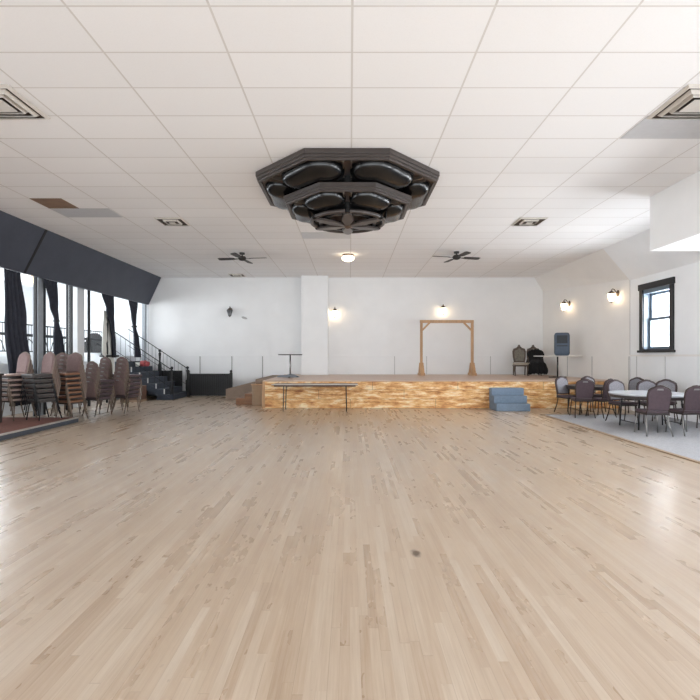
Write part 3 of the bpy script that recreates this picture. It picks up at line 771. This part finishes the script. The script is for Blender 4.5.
# ------------------------------------------------------------------ banquet chairs
TL = math.radians(9)
def bp(u, v, w): return (u, .20 + v * math.sin(TL) + w * math.cos(TL), .475 + v * math.cos(TL) - w * math.sin(TL))
HALF = [(.180, 0), (.190, .12), (.200, .26), (.198, .32), (.182, .375), (.14, .412), (.09, .430), (.055, .452), (0, .462)]
OUT = HALF + [(-u, v) for u, v in HALF[-2::-1]]
def make_chair(label, fab, seatm, legm, backframe, inner):
    t = thing('banquet_chair', label, 'chair')
    MB().box(-.205, .205, -.235, .20, .418, .465).build('seat', seatm, t, bevel=.02, seg=3)
    MB().box(-.195, .195, -.222, .195, .385, .418).build('seat_frame', 'table_dark', t)  # coloured black so gaps between stacked seats look shaded
    b = MB().prism(OUT, -.022, .022, bp).build('backrest', fab, t, bevel=.014, seg=2)
    MB().prism([(u * .88, .02 + v * .9) for u, v in OUT], -.034, -.020, bp).build('inner_face', inner, t, bevel=.006)  # added layer; on plum chairs its colour holds the window light
    MB().prism([(-.06, .385), (.06, .385), (.05, .415), (-.05, .415)], -.026, .030, bp).build('handle', 'chrome', b, bevel=.004)
    fr_ = [(-.205, .19, .38)] + [bp(-u, v, 0) for u, v in [(q[0] + .008, q[1] + (.008 if i > 3 else 0)) for i, q in enumerate(HALF)]]
    fr2 = [(.205, .19, .38)] + [bp(u, v, 0) for u, v in [(q[0] + .008, q[1] + (.008 if i > 3 else 0)) for i, q in enumerate(HALF)]]
    MB().tube(fr_ + fr2[-2::-1], .011, 6).build('back_frame', backframe, t, smooth=True)
    for s in (-1, 1):
        MB().tube([(s * .185, -.18, .38), (s * .20, -.20, .2), (s * .215, -.225, 0)], .012, 8).build('leg', legm, t, smooth=True)
        MB().tube([(s * .185, .17, .38), (s * .20, .20, .2), (s * .225, .27, 0)], .012, 8).build('leg', legm, t, smooth=True)
    return t
used = {}
def chair(kind, loc, rz, label, group):
    cfg = {'front_mauve': ('fabric', 'seat_pale', 'chair_metal', 'chair_metal', 'fabric'), 'front': ('fabric', 'seat_brown', 'chair_metal', 'chair_metal', 'fabric'), 'front_dark': ('fabric', 'seat_dark', 'black_metal', 'chair_metal', 'fabric'),
           'back': ('fabric', 'fabric_dark', 'chair_metal', 'chair_metal', 'fabric'),
           'plum': ('fabric_dark', 'fabric_dark', 'dark_leg', 'dark_leg', 'plum_lit'), 'plum_chrome': ('fabric_dark', 'fabric_dark', 'chrome', 'dark_leg', 'plum_lit')}[kind]
    if kind not in used:
        t = make_chair(label, *cfg); t.location = loc; t.rotation_euler = (0, 0, rz); t['group'] = group; used[kind] = t
        return t
    return dup(used[kind], loc, rz, label, group)
ORD = ['topmost', 'second', 'third', 'fourth', 'fifth', 'sixth', 'lowest']
def stack(kind, x, y, z, rz, n, where, group):
    d = Vector((math.sin(rz), -math.cos(rz), 0))      # forward of the chair
    for k in range(n):
        p = Vector((x, y, z)) + d * (.024 * k) + Vector((0, 0, .107 * k))
        w = 'lowest' if k == 0 else ORD[n - 1 - k]
        label = ('%s chair of the %s' % (w, where)) if w in ('lowest', 'topmost') else ('%s chair from the top of the %s' % (w, where))
        chair(kind, p, rz, label, group)
stack('front_mauve', -7.30, 10.34, .113, -.42, 6, 'stack on the platform beside the loose black curtain', 'stack beside the loose curtain')
stack('front_dark', -6.74, 10.33, .113, -.42, 6, 'dark-seated stack on the platform', 'dark-seated stack')
stack('front', -6.56, 11.06, 0, -.25, 7, 'brown-seated stack past the platform end', 'stack past the platform end')
stack('back', -7.24, 12.0, 0, PI - .1, 7, 'stack turned away, below the tied curtain', 'stack below the tied curtain')
stack('back', -6.39, 11.92, 0, PI - .4, 5, 'stack turned away, before the white column', 'stack before the white column')
stack('back', -6.55, 12.82, 0, PI - .4, 6, 'stack turned away, before the white drape', 'stack before the white drape')
stack('back', -5.97, 12.55, 0, PI - .4, 6, 'stack turned away, nearest the stairs', 'stack nearest the stairs')
# tall dark table at the picture edge
t = thing('tall_table', 'tall dark table cut off by the picture edge beside the stacked chairs', 'table', (-7.75, 9.55, .113))
MB().box(-.5, .5, -.3, .3, .98, 1.02).build('tabletop', 'table_dark', t, bevel=.006)
for sx in (-.45, .45):
    for sy in (-.25, .25): MB().box(sx - .025, sx + .025, sy - .025, sy + .025, 0, .98).build('leg', 'table_dark', t)

# ------------------------------------------------------------------ round tables and chairs on the right
def round_table(label, x, y, r, h, top='table_grey'):
    t = thing('round_table', label, 'table', (x, y, .014))
    MB().lathe([(r - .01, h - .035), (r, h - .028), (r, h - .006), (r - .008, h)], n=48).build('tabletop', top, t)
    MB().lathe([(r - .04, h - .09), (r - .015, h - .09), (r - .015, h - .035), (r - .04, h - .035)], n=48).build('apron', 'table_dark', t)
    for s in (-1, 1):
        for q in (-1, 1):
            MB().tube([(s * .42, q * .3, h - .05), (s * .46, q * .33, 0)], .014, 8).build('leg', 'black_metal', t, smooth=True)
        MB().tube([(s * .45, -.32, .12), (s * .45, .32, .12)], .01, 6).build('stretcher', 'black_metal', t)
round_table('dark round folding table nearest the stage', 6.26, 12.2, .60, .72, 'table_dark')
round_table('round folding table with pale top below the window', 6.25, 9.76, .78, .72)
G = 'chairs around the round tables'
def face(a): return math.radians(a)   # 0 faces the camera, 90 faces the window wall, 180 faces the stage
Z = .014
chair('plum', (5.72, 12.3, Z), face(18), 'plum chair at the stage-end table, its inner side toward the window wall', G)
chair('plum', (5.67, 11.5, Z), face(170), 'plum chair with its back to us at the table nearest the stage', G)
chair('plum', (6.62, 12.8, 0), face(5), 'chair facing us behind the table nearest the stage, against the stage boards', G)
chair('plum', (6.12, 11.5, Z), face(205), 'dark chair between the two round tables, its back turned to us', G)
chair('plum', (6.12, 10.55, Z), face(4), 'chair facing us behind the nearer table, on its dance-floor side', G)
chair('plum', (6.72, 10.50, Z), face(-14), 'chair facing us behind the nearer table, on its wall side', G)
chair('plum', (7.1, 11.85, Z), face(-60), 'chair by the side wall under the window, past the nearer round table', G)
chair('plum', (7.2, 10.75, Z), face(-40), 'chair with its side to the wall, on the window side of the nearer table', G)
chair('plum_chrome', (5.74, 8.93, Z), face(174), 'nearest chair with silver legs, its plum back to us at the nearer table', G)
chair('plum_chrome', (6.40, 8.98, Z), face(184), 'silver-legged plum chair cut off by the picture edge, back to us', G)
chair('plum', (7.34, 9.9, Z), face(-85), 'chair at the picture edge against the wall side of the nearer table', G)

# ------------------------------------------------------------------ light
W = bpy.data.worlds.new('sky'); S.world = W; W.use_nodes = True
wt = W.node_tree; bg = wt.nodes['Background']
tc = wt.nodes.new('ShaderNodeTexCoord'); sp = wt.nodes.new('ShaderNodeSeparateXYZ'); rp = wt.nodes.new('ShaderNodeValToRGB')
wt.links.new(tc.outputs['Generated'], sp.inputs[0])
mp = wt.nodes.new('ShaderNodeMapRange'); mp.inputs[1].default_value = -1; mp.inputs[2].default_value = 1
wt.links.new(sp.outputs[2], mp.inputs[0]); wt.links.new(mp.outputs[0], rp.inputs[0])
rp.color_ramp.elements[0].position = .49; rp.color_ramp.elements[0].color = (.89, .95, 1, 1)      # ground half set brighter than the sky, as added upward fill
rp.color_ramp.elements[1].position = .51; rp.color_ramp.elements[1].color = (.62, .67, .72, 1)     # overcast sky
wt.links.new(rp.outputs[0], bg.inputs[0]); bg.inputs[1].default_value = 4.2
def area(name, loc, rot, sx, sy, e, c=(1, 1, 1)):
    d = bpy.data.lights.new(name, 'AREA'); d.shape = 'RECTANGLE'; d.size = sx; d.size_y = sy; d.energy = e; d.color = c
    o = bpy.data.objects.new(name, d); COL.objects.link(o); o.location = loc; o.rotation_euler = rot
    return o
def portal(loc, rot, sx, sy):
    o = area('daylight_portal', loc, rot, sx, sy, 1); o.data.cycles.is_portal = True
for (a, b, c, d) in OPEN: portal((XR + .26, (a + b) / 2, (c + d) / 2), (0, PI / 2, 0), d - c, b - a)
for a, b in ((15.0, 16.6), (12.2, 13.8), (9.4, 11.0), (5.6, 8.2), (1.0, 4.0)): portal((-12.62, (a + b) / 2, 2.9), (0, -PI / 2, 0), 2.0, b - a)
portal((-2.25, Y0 - .21, 1.55), (PI / 2, 0, 0), 20.7, 2.1)
TILT = math.radians(28)  # fill lamps aim upward to lift the ceiling
for (a, b, c, d), e in zip(OPEN[2:], (70, 150, 150)):
    area('daylight_fill', (XR - .03, (a + b) / 2, (c + d) / 2), (0, PI / 2 + TILT, 0), d - c, b - a, e, (0.92, 0.96, 1))  # added fill lamp at each out-of-view right-hand window
for y0, y1, e in ((15.0, 16.6, 170), (12.2, 13.8, 150), (9.4, 11.0, 90), (5.6, 8.2, 150), (1.0, 4.0, 150)):
    area('daylight_fill', (-12.4, (y0 + y1) / 2, 2.75), (0, -PI / 2 - TILT, 0), 2.0, y1 - y0, e, (0.90, 0.955, 1))  # added fill lamps at the side room's unseen openings
for (a, b, c, d) in OPEN[:2]:
    area('daylight_fill', (XR + .6, (a + b) / 2, (c + d) / 2), (0, PI / 2 + .1, 0), d - c, b - a, 150, (0.92, 0.96, 1))  # extra lamps outside the far windows, added to brighten the far floor
area('daylight_fill', (-2.2, Y0 + .02, 1.5), (PI / 2 + math.radians(22), 0, 0), 18, 1.9, 180, (0.86, 0.94, 1))  # added fill lamp in the made-up rear opening, tilted up to brighten the ceiling

cam = bpy.data.cameras.new('camera'); co = bpy.data.objects.new('camera', cam); COL.objects.link(co)
cam.sensor_fit = 'HORIZONTAL'; cam.sensor_width = 36; cam.lens = 36 * F / 700; cam.shift_y = 6 / 700; cam.clip_start = .05
co.location = (0, 0, CAMZ); co.rotation_euler = (PI / 2, 0, 0)
S.camera = co
S.view_settings.view_transform = 'Standard'; S.view_settings.look = 'None'; S.view_settings.gamma = 1
S.view_settings.use_curve_mapping = False
S.view_settings.exposure = 0.28
